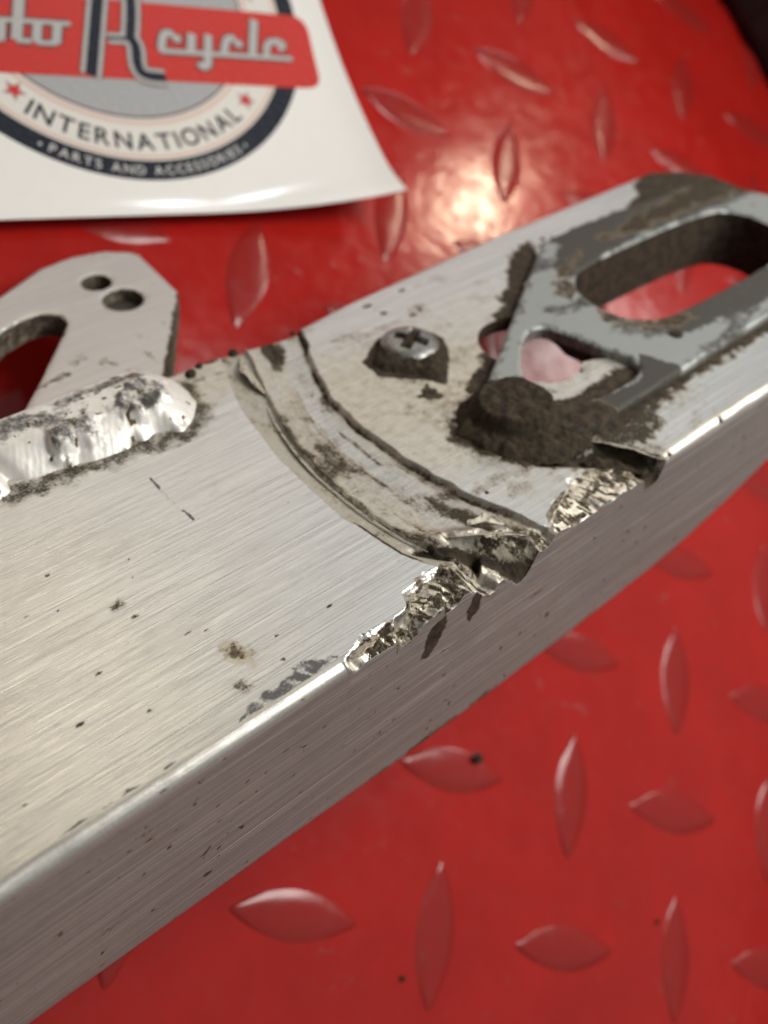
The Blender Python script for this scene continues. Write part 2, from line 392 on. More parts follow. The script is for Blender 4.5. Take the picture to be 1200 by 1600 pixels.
def arm_height(x, y):
    """relief of the top face in mm (flat = 0) and its masks"""
    gl, gm, gr = interp(y, gL), interp(y, gM), interp(y, gR)
    wob = (N1.fbm(y * .5, x * .02, 3) - .5) * .9
    gm = gm + .7 + wob * .8 + .25 * (N2.v(y * 2.1, x * 0) - .5); gl = gl + wob * .25; gr = gr + (N3.fbm(y * .35, x * 0, 3) - .5) * 1.0
    t1 = np.clip((x - gl) / np.maximum(gm - gl, .5), 0, 1)
    h = np.zeros_like(x)
    strip = (x >= gl) & (x < gm)
    h = np.where(strip, -.85 * (1 - (1 - t1) ** 1.4), h)
    t2 = np.clip((x - gm) / np.maximum(gr - gm, .5), 0, 1)
    band = (x >= gm) & (x <= gr)
    fl = -.30 - .75 * np.sin(np.pi * np.minimum(t2 * .62 + .02, .5)) - .05 * sstep(.75, 1, t2)
    arc = (N1.fbm(t2 * 16, y * .10, 4) - .5) * .20 + (N2.fbm(t2 * 60, y * .12, 3) - .5) * .07
    fl = fl + arc * sstep(0, .08, t2) * sstep(1, .93, t2)
    fl = fl + .30 * np.exp(-((x - gm) / .35) ** 2)
    h = np.where(band, fl, h)
    edge = sstep(gr - .12, gr + .22, x)
    h = np.where((x > gr - .12) & (x < gr + .4), (-1.0) * (1 - edge), h)
    # torn front edge
    c = interp(x, WIDE); e = interp(x, EDGE)
    e = e + sstep(.3, 1, e) * (N2.fbm(x * .9, x * 0 + 3, 3) - .5) * 1.1
    yy = y - YF
    tt = np.clip(1 - yy / np.maximum(c + (N1.fbm(x * .8, y * .8, 3) - .5) * 1.4, .2), 0, 1)
    tear = sstep(.02, .30, tt) * sstep(.25, .9, c)
    m = tear > 0.001
    hh = -e * tt ** 1.15
    fac = np.zeros_like(x)
    if m.any(): fac[m] = facets(x[m], y[m])
    hh = hh + tear * np.where(x > 35, .55, 1) * (fac * .75 + (N3.fbm((x * .85 + y * .5) * 1.3, (y * .85 - x * .5) * .30, 4) - .5) * .5)
    h = h + hh * np.where(x > 36, .75, 1)
    # dark pocket where the groove leaves the front edge, folded flap beside it
    d, t = seg_dist(x, y, POCKET)
    h = h - (.6 + 1.5 * t) * np.exp(-(d / (.55 + 1.0 * t)) ** 2) * sstep(0, .12, t)
    d2, t2b = seg_dist(x, y, FLAP)
    h = h + 1.7 * np.exp(-(d2 / 1.5) ** 2) * (.7 + .6 * N1.v(x * .9, y * .9)) * sstep(14, 8, y)
    # mud filled channel beside the axle plate
    d3, t3 = seg_dist(x, y, CHANNEL)
    ch = np.exp(-(d3 / 1.9) ** 4)
    h = h - (1.0 + 2.2 * t3) * ch
    return h, dict(gl=gl, gm=gm, gr=gr, t1=t1, t2=t2, strip=strip, band=band, tear=tear, tt=tt, pocket=np.exp(-(d / (.6 + 1.25 * t)) ** 4) * sstep(0, .2, t), flap=np.exp(-(d2 / 1.6) ** 2), chan=ch, chd=d3)

PLATE = [(54, 12.6), (60, 11.6), (110, 13.2), (151, 14), (156, 22), (157, 40), (153, 50), (146, 55), (121, 56.2), (109, 56.6), (101, 56.4), (96, 55.4), (92.2, 53.4), (50.4, 28.0), (50.5, 22)]
SLOT = chaikin([(96, 45.2), (137, 45.2), (144, 40.5), (144, 28.5), (137, 23.9), (96.5, 23.5), (90.0, 25.5), (86.6, 30), (86.6, 37.5), (89.8, 42.5)], 2)
TRI = chaikin([(57.4, 26.5), (57.8, 19.8), (61, 17.2), (66, 15.7), (72, 15.7), (77.2, 16.6), (78.3, 20.5), (76.2, 25), (75.0, 30), (73.4, 35.2), (69.5, 36.0), (65, 33.0)], 2)
HOLE = [(66.4, 34), (74.1, 34.4), (75.4, 28.6), (77.2, 23.6), (72.6, 25.2), (69.9, 23.6), (65.3, 23.5), (61.3, 25.8), (60.2, 28.6)]
def hole_sdf(x, y):
    b = sdf_poly(x, y, HOLE) + (N2.fbm(x * .9, y * .9, 3) - .5) * 1.2
    return np.minimum(np.hypot(x - 68.3, y - 35.3) - 7.9, b)
def slot_hole(x, y): return sdf_poly(x, y, SLOT) - .35

# the thing's own dirt, with groove shade painted in (mm on the top face)
def ragged(x, y, poly, soft=.8, warp=1.6, f=.55):
    pad = 6
    P = np.asarray(poly, float)
    m = (x > P[:, 0].min() - pad) & (x < P[:, 0].max() + pad) & (y > P[:, 1].min() - pad) & (y < P[:, 1].max() + pad)
    r = np.zeros_like(x)
    if m.any():
        d = sdf_poly(x[m], y[m], poly) + (N3.fbm(x[m] * f, y[m] * f, 4) - .5) * 2 * warp
        r[m] = np.clip(.5 - d / (2 * soft), 0, 1)
    return r
MUDPOLY = [(39.2, 23.5), (41, 17.5), (45, 11.5), (50, 8.6), (55, 9.2), (58.5, 7.5), (62, 2.4), (61.2, -1), (58, 0.2), (54, 4.5), (49.5, 8), (60, 12), (64, 13), (58, 20), (56, 28), (50, 30.5), (45, 28)]
def arm_masks(x, y, z, g, h, side):
    dirt = np.zeros_like(x); film = np.zeros_like(x); dark = np.zeros_like(x); chew_shine = np.zeros_like(x)
    top = ~side
    n_lo = N1.fbm(x * .06, y * .09, 3)
    # tan oxide film right of the groove, in the groove, by the weld and far edge
    right = sstep(-.2, .3, x - g['gr'])
    film = right * (.36 + .55 * (n_lo - .5) + .30 * np.exp(-((y - 34) / 18) ** 2) - .32 * sstep(70, 95, x) - .25 * sstep(50, 60, y))
    film = np.maximum(film, g['band'] * (.62 - .50 * np.exp(-((g['t2'] - .72) / .16) ** 2) * sstep(4, 14, y) + .6 * (N2.fbm(g['t2'] * 5, y * .08, 3) - .5)))  # film thinned along a stripe, painting a silvery highlight into the groove
    film = np.maximum(film, sstep(47, 56, y) * sstep(-30, -5, x) * (x < g['gl']) * .62)
    film = np.maximum(film, (x < g['gl']) * .24 * sstep(.45, .72, N3.fbm(x * .05 + 4, y * .12, 3)))
    film = np.maximum(film, g['strip'] * .55)
    # groove grime, dark lines at its walls, painted shade on left strip
    dirt = np.maximum(dirt, np.exp(-((x - g['gr'] + .35) / (.05 + .75 * N2.fbm(y * .25, x * 0, 3))) ** 2) * sstep(3, 10, y) * (.58 + .8 * (N1.fbm(y * .3, x * .1, 3) - .5)))
    dirt = np.maximum(dirt, g['band'] * sstep(.50, .95, g['t2']) * .50 * sstep(.45, .7, N2.fbm(x * .22, y * .16 + 7, 4)))
    dirt = np.maximum(dirt, g['band'] * sstep(.42, .70, N1.fbm(g['t2'] * 2.6 + 3, y * .10, 4)) * sstep(.85, .6, g['t2'] - .2 * sstep(20, 8, y)) * (.56 + .22 * sstep(46, 58, y) + .16 * sstep(16, 6, y)))
    dirt = np.maximum(dirt, g['band'] * sstep(.50, .70, N3.fbm(g['t2'] * 8 + 3, y * .09, 4)) * .44 * sstep(60, 35, y))
    dirt = np.maximum(dirt, np.exp(-((x - g['gm'] + .25) / .22) ** 2) * .50 * sstep(52, 20, y) * sstep(.3, .6, N2.fbm(y * .3, x * 0, 3)))
    dirt = np.maximum(dirt, g['band'] * (.10 + .40 * (N1.fbm(g['t2'] * 4 + 1, y * .12, 4) - .35)))
    dirt = np.maximum(dirt, g['strip'] * (.08 + .45 * (N3.fbm(x * .4, y * .25, 4) - .40)))
    dark = np.maximum(dark, g['strip'] * (.20 + .16 * sstep(.2, .9, g['t1']) + .25 * (N2.fbm(x * .3, y * .3, 3) - .5)))
    dirt = np.maximum(dirt, np.exp(-((x - g['gl'] - .3) / .25) ** 2) * sstep(21, 18, y) * sstep(6, 9, y) * .75)
    # pocket darkened by the dirt mask, mud in channel, torn zone
    dirt = np.maximum(dirt, g['pocket'] * .95); film = np.maximum(film, g['flap'] * .5)
    dirt = np.maximum(dirt, g['chan'] * .95 * sstep(12, 9, y))
    chew_shine = np.maximum(chew_shine, g['tear'] * .32)
    gou = N3.fbm((x * .85 + y * .5) * 2.0, (y * .85 - x * .5) * .4 + 5, 4)
    dirt = np.maximum(dirt, g['tear'] * .60 * sstep(.52, .62, gou)); film = np.maximum(film, g['tear'] * .95)
    dirt = np.maximum(dirt, g['tear'] * .52 * sstep(.50, .62, N1.fbm(x * .75 + 9, y * .75, 4)))
    dark = np.maximum(dark, g['tear'] * .62 * sstep(.52, .60, N2.fbm(x * .6 + 2, y * .6, 3)))
    chew_shine = np.maximum(chew_shine, g['flap'] * .5 * top); dark = np.maximum(dark, g['flap'] * .45)
    # mud and grime round the plate, dark strips along its edges
    dm_ = sdf_poly(x, y, MUDPOLY, 16.0); ds_ = np.hypot((x - 49.5) / 1.4, y - 43)
    sm_ = N1.fbm(x * .22 + 3, y * .40, 4)
    dirt = np.maximum(dirt, top * right * (.42 * np.exp(-np.clip(dm_, 0, 99) / 4.5) + .34 * np.exp(-(ds_ / 9) ** 2)) * sstep(.38, .62, sm_))
    dirt = np.maximum(dirt, top * right * .27 * sstep(.56, .72, N2.fbm(x * .18, y * .3 + 4, 4)) * sstep(95, 70, x))
    dirt = np.maximum(dirt, ragged(x, y, MUDPOLY, 1.5, 1.6, .7))
    dirt = np.maximum(dirt, ragged(x, y, [(50, 27), (93.5, 54), (97, 60), (91, 58.6), (84, 53), (62, 38), (50, 31)], 1.0, 1.6, .7))
    dirt = np.maximum(dirt, ragged(x, y, [(58, 8.5), (62, 9.6), (80, 10.6), (112, 11.4), (150, 12), (150, 20), (58, 20)], 1.0, 1.6, .7))
    dirt = np.maximum(dirt, .62 * ragged(x, y, [(52, 9), (60, 5), (64, 4.4), (74, 8.5), (84, 11), (60, 13)], 1.6, 2.6, .8))
    dirt = np.maximum(dirt, ragged(x, y, [(42, 47), (41.4, 43), (44, 40), (47, 37.4), (48.8, 34.4), (54.4, 39.4), (58, 44.2), (57, 48), (48.7, 51)], .35, .5))
    dirt = np.maximum(dirt, ragged(x, y, [(46.2, 36.6), (46.4, 33.0), (44.6, 32.2), (42.6, 34.8), (44.0, 35.4)], .5, 1.1, 1.1) * .8)
    dirt = np.maximum(dirt, .9 * ragged(x, y, [(127, 57.2), (133, 60.2), (139, 64), (144, 67), (160, 67), (162, 10), (140, 10), (140, 50), (110, 55), (100, 55), (108, 57.5)], .7, 1.6))
    dirt = np.maximum(dirt, .62 * sstep(.60, .70, N2.fbm(x * .35, y * .35, 3)) * sstep(92, 100, x) * sstep(52, 56, y) * sstep(60, 57, y))
    for px, py, a, b in ((54.3, 59.9, 1.3, .5), (62.8, 60.2, .9, .45), (54.9, 56.4, .8, .6), (59.0, 53.0, 1.0, .5), (61, 53.4, .4, .7), (99.2, 56.8, .9, .8), (100.2, 58.8, .8, .5), (34.9, 12.1, .4, .3), (29.6, 12.7, .4, .3), (78.3, 1.1, .5, .9), (64.2, .9, .4, .7)):
        dd = np.hypot((x - px) / a, (y - py) / b) + (N1.fbm(x * 1.5, y * 1.5, 3) - .5) * .9
        dirt = np.maximum(dirt, top * np.clip(1.3 - dd, 0, .85))
    # grime along the weld toe and the far edge
    dirt = np.maximum(dirt, .50 * ragged(x, y, [(-24, 52), (-18, 49.6), (-4, 48.6), (5, 47.6), (9, 47.0), (14, 50.5), (16.5, 55), (17, 61), (14, 60), (8, 52), (-24, 54)], 1.6, 1.8, .5))
    dirt = np.maximum(dirt, .60 * sstep(.50, .62, N2.fbm(x * .5, y * .5, 3)) * sstep(56, 60, y) * sstep(13, 17, x) * sstep(27, 23, x))
    # loose specks on the brushed face: place, length, width
    left = (x < g['gl'] - .4)
    sp = N3.fbm(x * .62, y * 1.3, 3); gate = N1.fbm(x * .05 + 8, y * .07, 2)
    dirt = np.maximum(dirt, (left | (x > g['gr'] + 1)) * sstep(.83, .89, sp) * (.05 + .5 * gate))
    for px, py, a, b in ((-28.8, 13.1, .55, .25), (-23.7, 18, .5, .25), (-16.1, 22.7, .7, .3), (-6.1, 6.5, .45, .3), (-12.5, 16.6, .8, .16), (-10.6, 15.7, .5, .14), (8.6, 20.2, 1.0, .1), (-20.9, 35.2, .4, .35), (-30.5, 14.6, .5, .15), (-4.5, 9.8, .3, .2), (3.5, 9.5, .6, .25), (-33, 30, .4, .3), (-22, 10, .35, .25), (-38, 8, .4, .2)):
        dd = np.hypot((x - px) / a, (y - py) / b) + (N1.fbm(x * 2, y * 2, 2) - .5) * .7
        dirt = np.maximum(dirt, top * np.clip(1.15 - dd, 0, .62))
    film = np.maximum(film, .95 * ragged(x, y, [(-10.9, 12.8), (-9.0, 12.4), (-7.8, 9.2), (-9.4, 7.8), (-11.4, 9.9)], .8, 1.4, .7))
    dirt = np.maximum(dirt, .42 * ragged(x, y, [(-10.7, 12.4), (-9.3, 12), (-8.3, 9.4), (-9.4, 8.2), (-11, 9.9)], .8, 1.6, .9))
    dirt = np.maximum(dirt, .44 * ragged(x, y, [(-13.9, 6.8), (-12.2, 7.2), (-10.7, 5.6), (-11.9, 5.2)], .7, 1.0, .9))
    dirt = np.maximum(dirt, .44 * ragged(x, y, [(-18, 26.2), (-16, 26.2), (-15.6, 25), (-17.6, 25)], .6, .8, .9))
    ds, ts = seg_dist(x, y, [(-.9, 43.2), (-1.2, 38.4), (-1.2, 36), (-.9, 34.3), (-.9, 32.7)])
    dark = np.maximum(dark, top * np.clip(1.15 - ds / .34, 0, .8) * (.4 + .6 * sstep(.3, .5, N1.v(y * .5, x * 0))))
    # black scrape beside the front edge
    sm = ragged(x, y - 1.0, [(-15.4, 1.6), (-13.2, 3.0), (-11.6, 2.9), (-10.7, 3.5), (-9.6, 2.7), (-8.1, 3.2), (-6.8, 3.1), (-6.1, 3.9), (-4.5, 3.8), (-2.4, 2.9), (-.3, 1.7), (-2.5, 1.5), (-6, 1.4), (-7.4, 1.2), (-9.7, 1.2), (-12.5, 1.2)], .35, .5, .9)
    dark = np.maximum(dark, sm * (.62 + 1.3 * (N2.fbm(x * 1.5 + y * .9, y * .35, 3) - .5)))
    for px, py, a, b in ((-29, 1.5, 1.4, .5), (-31.5, 1.4, 1.2, .4), (-24, 1.6, .9, .25), (-35.2, 1.6, 1.6, .3)):
        py = py + 1.1
        dark = np.maximum(dark, top * np.clip(1.2 - np.hypot((x - px) / a, (y - py) / b) - (N1.fbm(x * 2, y * 2, 2) - .5), 0, .75))
    return dirt, film, dark, chew_shine

def build_arm_body():
    xs = np.concatenate([np.arange(-120, -56, 1.5), np.arange(-56, -2, .34), np.arange(-2, 64.5, .16), np.arange(64.5, 120, .34), np.linspace(120, 152, 80)])
    r = 1.75
    # rows: (kind, parameter)
    vside = 1 - np.linspace(0, 1, 64) ** .9
    af = np.linspace(0, np.pi / 2, 9)[1:-1]
    ty = np.concatenate([np.linspace(0, 11.5, 92)[:-1] / 64.0, np.linspace(11.5 / 64, 1, 165)])
    ab = np.linspace(0, np.pi / 2, 7)[1:]
    rows = len(vside) + len(af) + len(ty) + len(ab) + 4
    nx = len(xs); X = np.zeros((nx, rows)); Y = X.copy(); Z = X.copy(); side = np.zeros((nx, rows), bool)
    W_ = interp(xs, WID); H_ = interp(xs, HGT)
    e0 = interp(xs, EDGE); dm = sstep(.2, 1.0, e0)
    rr = r * (1 + .5 * (N1.fbm(xs * .16, xs * 0 + 2, 3) - .5)) * (1 - dm) + .22 * dm
    k = len(vside) + len(af)
    ytop = (YF + rr)[:, None] + (W_ - 1.0 - YF - rr)[:, None] * ty[None, :]
    xg = np.repeat(xs[:, None], len(ty), 1)
    h, g = arm_height(xg.ravel(), ytop.ravel()); h = h.reshape(xg.shape)
    X[:, k:k + len(ty)] = xg; Y[:, k:k + len(ty)] = ytop; Z[:, k:k + len(ty)] = h
    z0 = h[:, 0]
    for i, a in enumerate(af):                       # rounded front edge (i grows upwards)
        kk = len(vside) + i
        X[:, kk] = xs; Y[:, kk] = YF + rr * (1 - np.sin(a)); Z[:, kk] = z0 - rr * (1 - np.sin(np.pi / 2 - 0) * np.sin(a) ** 1) if False else z0 - rr * (1 - np.sin(a))
        Y[:, kk] = YF + rr * (1 - np.cos(a))
        side[:, kk] = a < .7
    for i, v in enumerate(vside):
        X[:, i] = xs; zt = z0 - rr
        Z[:, i] = zt + (-H_ - zt) * v
        Y[:, i] = YF + .9 * np.clip((v - .93) / .07, 0, 1) ** 2 + .12 * (N2.v(xs * .2, xs * 0 + v * 6) - .5) * dm * (1 - v)
        side[:, i] = True
    kb = k + len(ty); zl = h[:, -1]
    for i, a in enumerate(ab):
        X[:, kb + i] = xs; Y[:, kb + i] = W_ - 1 + np.sin(a); Z[:, kb + i] = zl - (1 - np.cos(a))
    zf = np.where(xs < 12, -30, -10.5)
    for i in range(4):
        X[:, kb + len(ab) + i] = xs; Y[:, kb + len(ab) + i] = W_; Z[:, kb + len(ab) + i] = zl - 1 + (zf - zl + 1) * (i + 1) / 4
    # rounded far end of the arm
    xe = np.interp(Y, [0, 4, 10, 40, 57, 62, 66.3], [140, 152, 156.5, 158, 157, 152.5, 145])
    m = X > 120
    X = np.where(m, 120 + (X - 120) * (xe - 120) / 32.0, X)
    x, y, z, s = X.ravel(), Y.ravel(), Z.ravel(), side.ravel()
    hh, g = arm_height(x, np.where(s, 30.0, y)); 
    g2 = {kk: (np.where(s, 0, v) if v.dtype != bool else (v & ~s)) for kk, v in g.items()}
    g2['gr'], g2['gl'], g2['gm'] = g['gr'], g['gl'], g['gm']
    dirt, film, dark, chew_shine = arm_masks(x, y, z, g2, hh, s)
    # flat side: its own marks
    film = np.where(s, .20 + .3 * (N1.fbm(x * .05, z * .1, 3) - .5), film); dark = np.where(s, 0, dark); chew_shine = np.where(s, 0, chew_shine)
    sd = np.zeros_like(x)
    for poly in ([(12.6, -4.2), (13.6, -2.6), (15.6, -2.8), (16.2, -5.0), (13.0, -9.2), (11.9, -8.6)], [(20.6, -2.4), (22.6, -2.2), (22.4, -5.8), (20.9, -7.2), (20.2, -4.6)]):
        sd = np.maximum(sd, ragged(x, z, poly, .4, .7, .8))
    for px, pz, a, b in ((40.4, -20, .5, .7), (55.3, -22, .6, .3), (8.2, -18.5, .5, .4), (17.6, -16.4, .4, .3), (61.9, -17.3, .5, .2), (85.3, -8.7, .4, .3), (36, -12, 2.2, .3), (-22.1, -23.1, .9, .3), (-26.5, -11.5, .5, .3), (30, -20, .4, .5), (70, -12, .6, .25), (48, -8, .5, .2)):
        sd = np.maximum(sd, np.clip(1.2 - np.hypot((x - px) / a, (z - pz) / b) - (N1.fbm(x * 1.5, z * 1.5, 2) - .5) * .8, 0, .8))
    sd = np.maximum(sd, .50 * sstep(.76, .82, N3.fbm(x * .7, z * 1.2, 3)))
    sd = np.maximum(sd, .62 * sstep(-27.5, -31, z) * sstep(.4, .6, N2.fbm(x * .3, z * .3, 3)))
    dirt = np.where(s, sd, dirt)
    fil = np.zeros((nx, rows)); fil[:, len(vside):k + 1] = 1; fil = fil.ravel()
    chew_shine = np.maximum(chew_shine, fil * (.55 + .3 * N1.fbm(x * .3, z * 1.5, 3))); film = film * (1 - .8 * fil); dark = dark * (1 - fil * (1 - g2['tear']))  # worn front edge, lightened in colour to brighten its highlight
    z = z + np.where(~s, np.clip(dirt - .45, 0, 1) * .35, 0)
    # holes
    hd = np.where(s | (x < 40), 9.0, np.minimum(hole_sdf(x, y), slot_hole(x, y)))
    m = (np.abs(hd) < .3)
    for _ in range(2):
        e = .02; f = lambda a, b: np.minimum(hole_sdf(a, b), slot_hole(a, b))
        gx = (f(x[m] + e, y[m]) - f(x[m] - e, y[m])) / (2 * e); gy = (f(x[m], y[m] + e) - f(x[m], y[m] - e)) / (2 * e)
        gg = np.maximum(gx ** 2 + gy ** 2, .3); dv = f(x[m], y[m])
        x[m] -= np.clip(dv, -.3, .3) * gx / gg; y[m] -= np.clip(dv, -.3, .3) * gy / gg
    hd[m] = f(x[m], y[m])
    i, j = np.meshgrid(np.arange(nx - 1), np.arange(rows - 1), indexing='ij')
    q = np.stack([i * rows + j, (i + 1) * rows + j, (i + 1) * rows + j + 1, i * rows + j + 1], -1).reshape(-1, 4)
    q = q[~(hd[q] < .04).all(1)]
    V = np.stack([x, y, z], 1); A = dict(dirt=dirt, film=film, dark=dark, chew_shine=chew_shine, dark_matte=np.maximum((s & (fil < .5)) * 1.0, np.maximum(.95 * g2['strip'], .28 * g2['band'])))  # left groove strip painted darker as shade; side face and band toned down
    ed = boundary(q)
    near = (hole_sdf(V[ed, 0].ravel(), V[ed, 1].ravel()).reshape(ed.shape) < .6).all(1) & (V[ed, 2] > -3).all(1)
    endc = (V[ed, 0] > 139).all(1) & (ed // rows == nx - 1).all(1) & (V[ed, 2] > -9).all(1)
    ed = ed[near | endc]
    V, q, A = skirt(V, q, A, ed, np.where(V[:, 0] > 139, -9.0, -2.6), 4)
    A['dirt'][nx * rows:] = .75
    return np_mesh('arm_body', V * U, q, A)
body = obj('arm_body', build_arm_body(), M_ARM, arm)
# closed underside of the box section
def box_mesh(name, x0, x1, y0, y1, z0, z1):
    bm = bmesh.new(); bmesh.ops.create_cube(bm, size=1)
    for v in bm.verts: v.co = Vector(((x0 + x1) / 2 + v.co.x * (x1 - x0), (y0 + y1) / 2 + v.co.y * (y1 - y0), (z0 + z1) / 2 + v.co.z * (z1 - z0))) * U
    bmesh.ops.bevel(bm, geom=bm.edges[:], offset=.05, segments=2, affect='EDGES')
    me = bpy.data.meshes.new(name); bm.to_mesh(me); bm.free(); return me
obj('bottom_wall', box_mesh('bottom_wall', -119, 12, 1.8, 62, -30.2, -27.5), M_TAB, arm)

# ------------------------------------------------------------------ axle plate
def plate_sdf(x, y): return np.maximum(np.maximum(sdf_poly(x, y, PLATE), -sdf_poly(x, y, SLOT)), -sdf_poly(x, y, TRI))
def build_plate():
    X, Y, q, d = plan_sheet(plate_sdf, 49, 158, 10, 58, .34)
    rb = .45; dd = np.clip(-d / rb, 0, 1); z = 1.7 - rb * (1 - np.sqrt(1 - (1 - dd) ** 2))
    dirt = np.zeros_like(X); dark = np.zeros_like(X)
    dark = np.maximum(dark, ragged(X, Y, [(96.6, 52.5), (105.3, 54.6), (116, 53.5), (108.7, 47.4), (97, 44), (90.2, 43.5), (89.9, 48.1)], .8, 1.4))
    dark = np.maximum(dark, .95 * ragged(X, Y, [(97, 58), (162, 58), (162, 44), (138, 45), (100, 46.5)], 1.5, 1.8, .3))
    dark = np.maximum(dark, ragged(X, Y, [(52, 23), (58.6, 19.6), (66, 15.6), (73.5, 14.2), (80, 19.4), (83.1, 13.7), (80, 10), (52, 10)], .5, .8))
    dark = np.maximum(dark, .85 * ragged(X, Y, [(86, 24), (95, 25), (126, 24), (150, 22), (150, 17), (113, 16), (92, 18)], 1.0, 2.0, .4))
    dark = np.maximum(dark, .5 * (-d < 1.4) * sstep(.45, .6, N1.fbm(X * .5, Y * .5, 3)))
    dirt = np.maximum(dirt, .55 * ragged(X, Y, [(84, 38), (88, 40), (90, 44), (96, 47), (100, 49), (92, 47), (84, 42)], .8, 2.2, .8))
    dirt = np.maximum(dirt, .56 * ragged(X, Y, [(83, 30), (86, 25), (92, 21.5), (98, 21), (98, 23.4), (88, 26), (85, 33)], .8, 2.0, .8))
    dirt = np.maximum(dirt, .8 * ragged(X, Y, [(44, 31), (54, 27), (58, 21), (64, 15), (64, 8), (44, 8)], .7, 1.0))
    dirt = np.maximum(dirt, .62 * ragged(X, Y, [(108, 50), (150, 56), (160, 40), (150, 47), (118, 47.5)], 1.2, 2.4, .4))
    dark = np.maximum(dark, .62 * sstep(.50, .70, N2.fbm(X * .10 + 2, Y * .22, 4)) * sstep(70, 84, X + .6 * (Y - 30)))
    film = .25 * N2.fbm(X * .1, Y * .1, 3)
    V = np.stack([X, Y, z], 1); A = dict(dirt=dirt, film=film, dark=dark, chew_shine=np.zeros_like(X))
    ed = boundary(q); n0 = len(V)
    ins = sdf_poly(X, Y, SLOT) < 1.0
    V, q, A = skirt(V, q, A, ed, np.where(ins, -11.0, -.6), 6)
    wall = np.arange(len(V)) >= n0
    A['dirt'][wall] = np.where(sdf_poly(V[wall, 0], V[wall, 1], SLOT) < 1.0, .85 + .3 * (N3.fbm(V[wall, 0] * .2, V[wall, 2] * .35 + V[wall, 1] * .2, 3) - .5), .15)  # recess shade painted on the slot walls through the dirt mask
    return np_mesh('axle_plate', V * U, q, A)
plate = obj('axle_plate', build_plate(), M_PLATE, arm)
plate['label'] = 'grey zinc axle plate with a long slot and a triangular window'

# ------------------------------------------------------------------ bracket tab with holes
TAB = [(15.5, 64), (17.3, 66.9), (33.4, 88.8), (35.0, 105.0), (34.0, 106.8), (30.2, 109.8), (24.1, 111.2), (17, 110.4), (7, 105.6), (-8, 97.5), (-22, 87), (-30, 79), (-25, 75), (-16, 81), (-6, 89.5), (2, 95.0), (6.5, 96.4), (9.6, 96.4), (12.2, 94.4), (12.4, 91.2), (8.4, 86.8), (1, 79), (-5.3, 72.8), (-9, 64)]
def tab_sdf(x, y):
    return np.maximum(np.maximum(sdf_poly(x, y, TAB), 2.8 - np.hypot(x - 23.2, y - 100.4)), 3.7 - np.hypot(x - 24.0, y - 92.4))
def build_tab():
    X, Y, q, d = plan_sheet(tab_sdf, -31, 36.5, 63.5, 112, .42)
    rb = .3; dd = np.clip(-d / rb, 0, 1); z = -4.0 - rb * (1 - np.sqrt(1 - (1 - dd) ** 2))
    dirt = .78 * ragged(X, Y, [(33.2, 89), (34.4, 88), (17, 64), (15, 66)], .4, .5, .6)
    dirt = np.maximum(dirt, .40 * sstep(.62, .72, N2.fbm(X * .35, Y * .35, 3)) * sstep(85, 78, Y))
    film = .36 * ragged(X, Y, [(25, 109), (30, 109), (31, 106), (26, 106)], 1.0, 1.5) + .12
    V = np.stack([X, Y, z], 1); A = dict(dirt=dirt, film=film, dark=np.zeros_like(X), chew_shine=np.zeros_like(X))
    n0 = len(V); ed = boundary(q)
    V, q, A = skirt(V, q, A, ed, np.full(n0, -8.6), 4)
    wall = np.arange(len(V)) >= n0
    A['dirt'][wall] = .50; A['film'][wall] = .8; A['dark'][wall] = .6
    return np_mesh('bracket_tab', V * U, q, A)
tab = obj('bracket_tab', build_tab(), M_TAB, arm)
tab['label'] = 'flat aluminium bracket tab with two holes and a hook cutout'
def disc(name, cx, cy, z, rad, n=40, dome=0):
    V = [(cx, cy, z + dome)] + [(cx + rad * math.cos(2 * math.pi * i / n), cy + rad * math.sin(2 * math.pi * i / n), z) for i in range(n)]
    bm = bmesh.new(); vs = [bm.verts.new(Vector(v) * U) for v in V]
    for i in range(n): bm.faces.new((vs[0], vs[1 + i], vs[1 + (i + 1) % n]))
    me = bpy.data.meshes.new(name); bm.to_mesh(me); bm.free(); return me
t = NT('grey brown plug'); a = t.noise(14, detail=5)
t.p(Base_Color=t.mix(a, (.045, .036, .028), (.11, .092, .075)), Roughness=.7, Metallic=.3, Normal=t.bump(a, .5, .03)); M_PLUG = t.m
obj('hole_plug', disc('hole_plug', 24.0, 92.4, -6.4, 3.9), M_PLUG, tab)

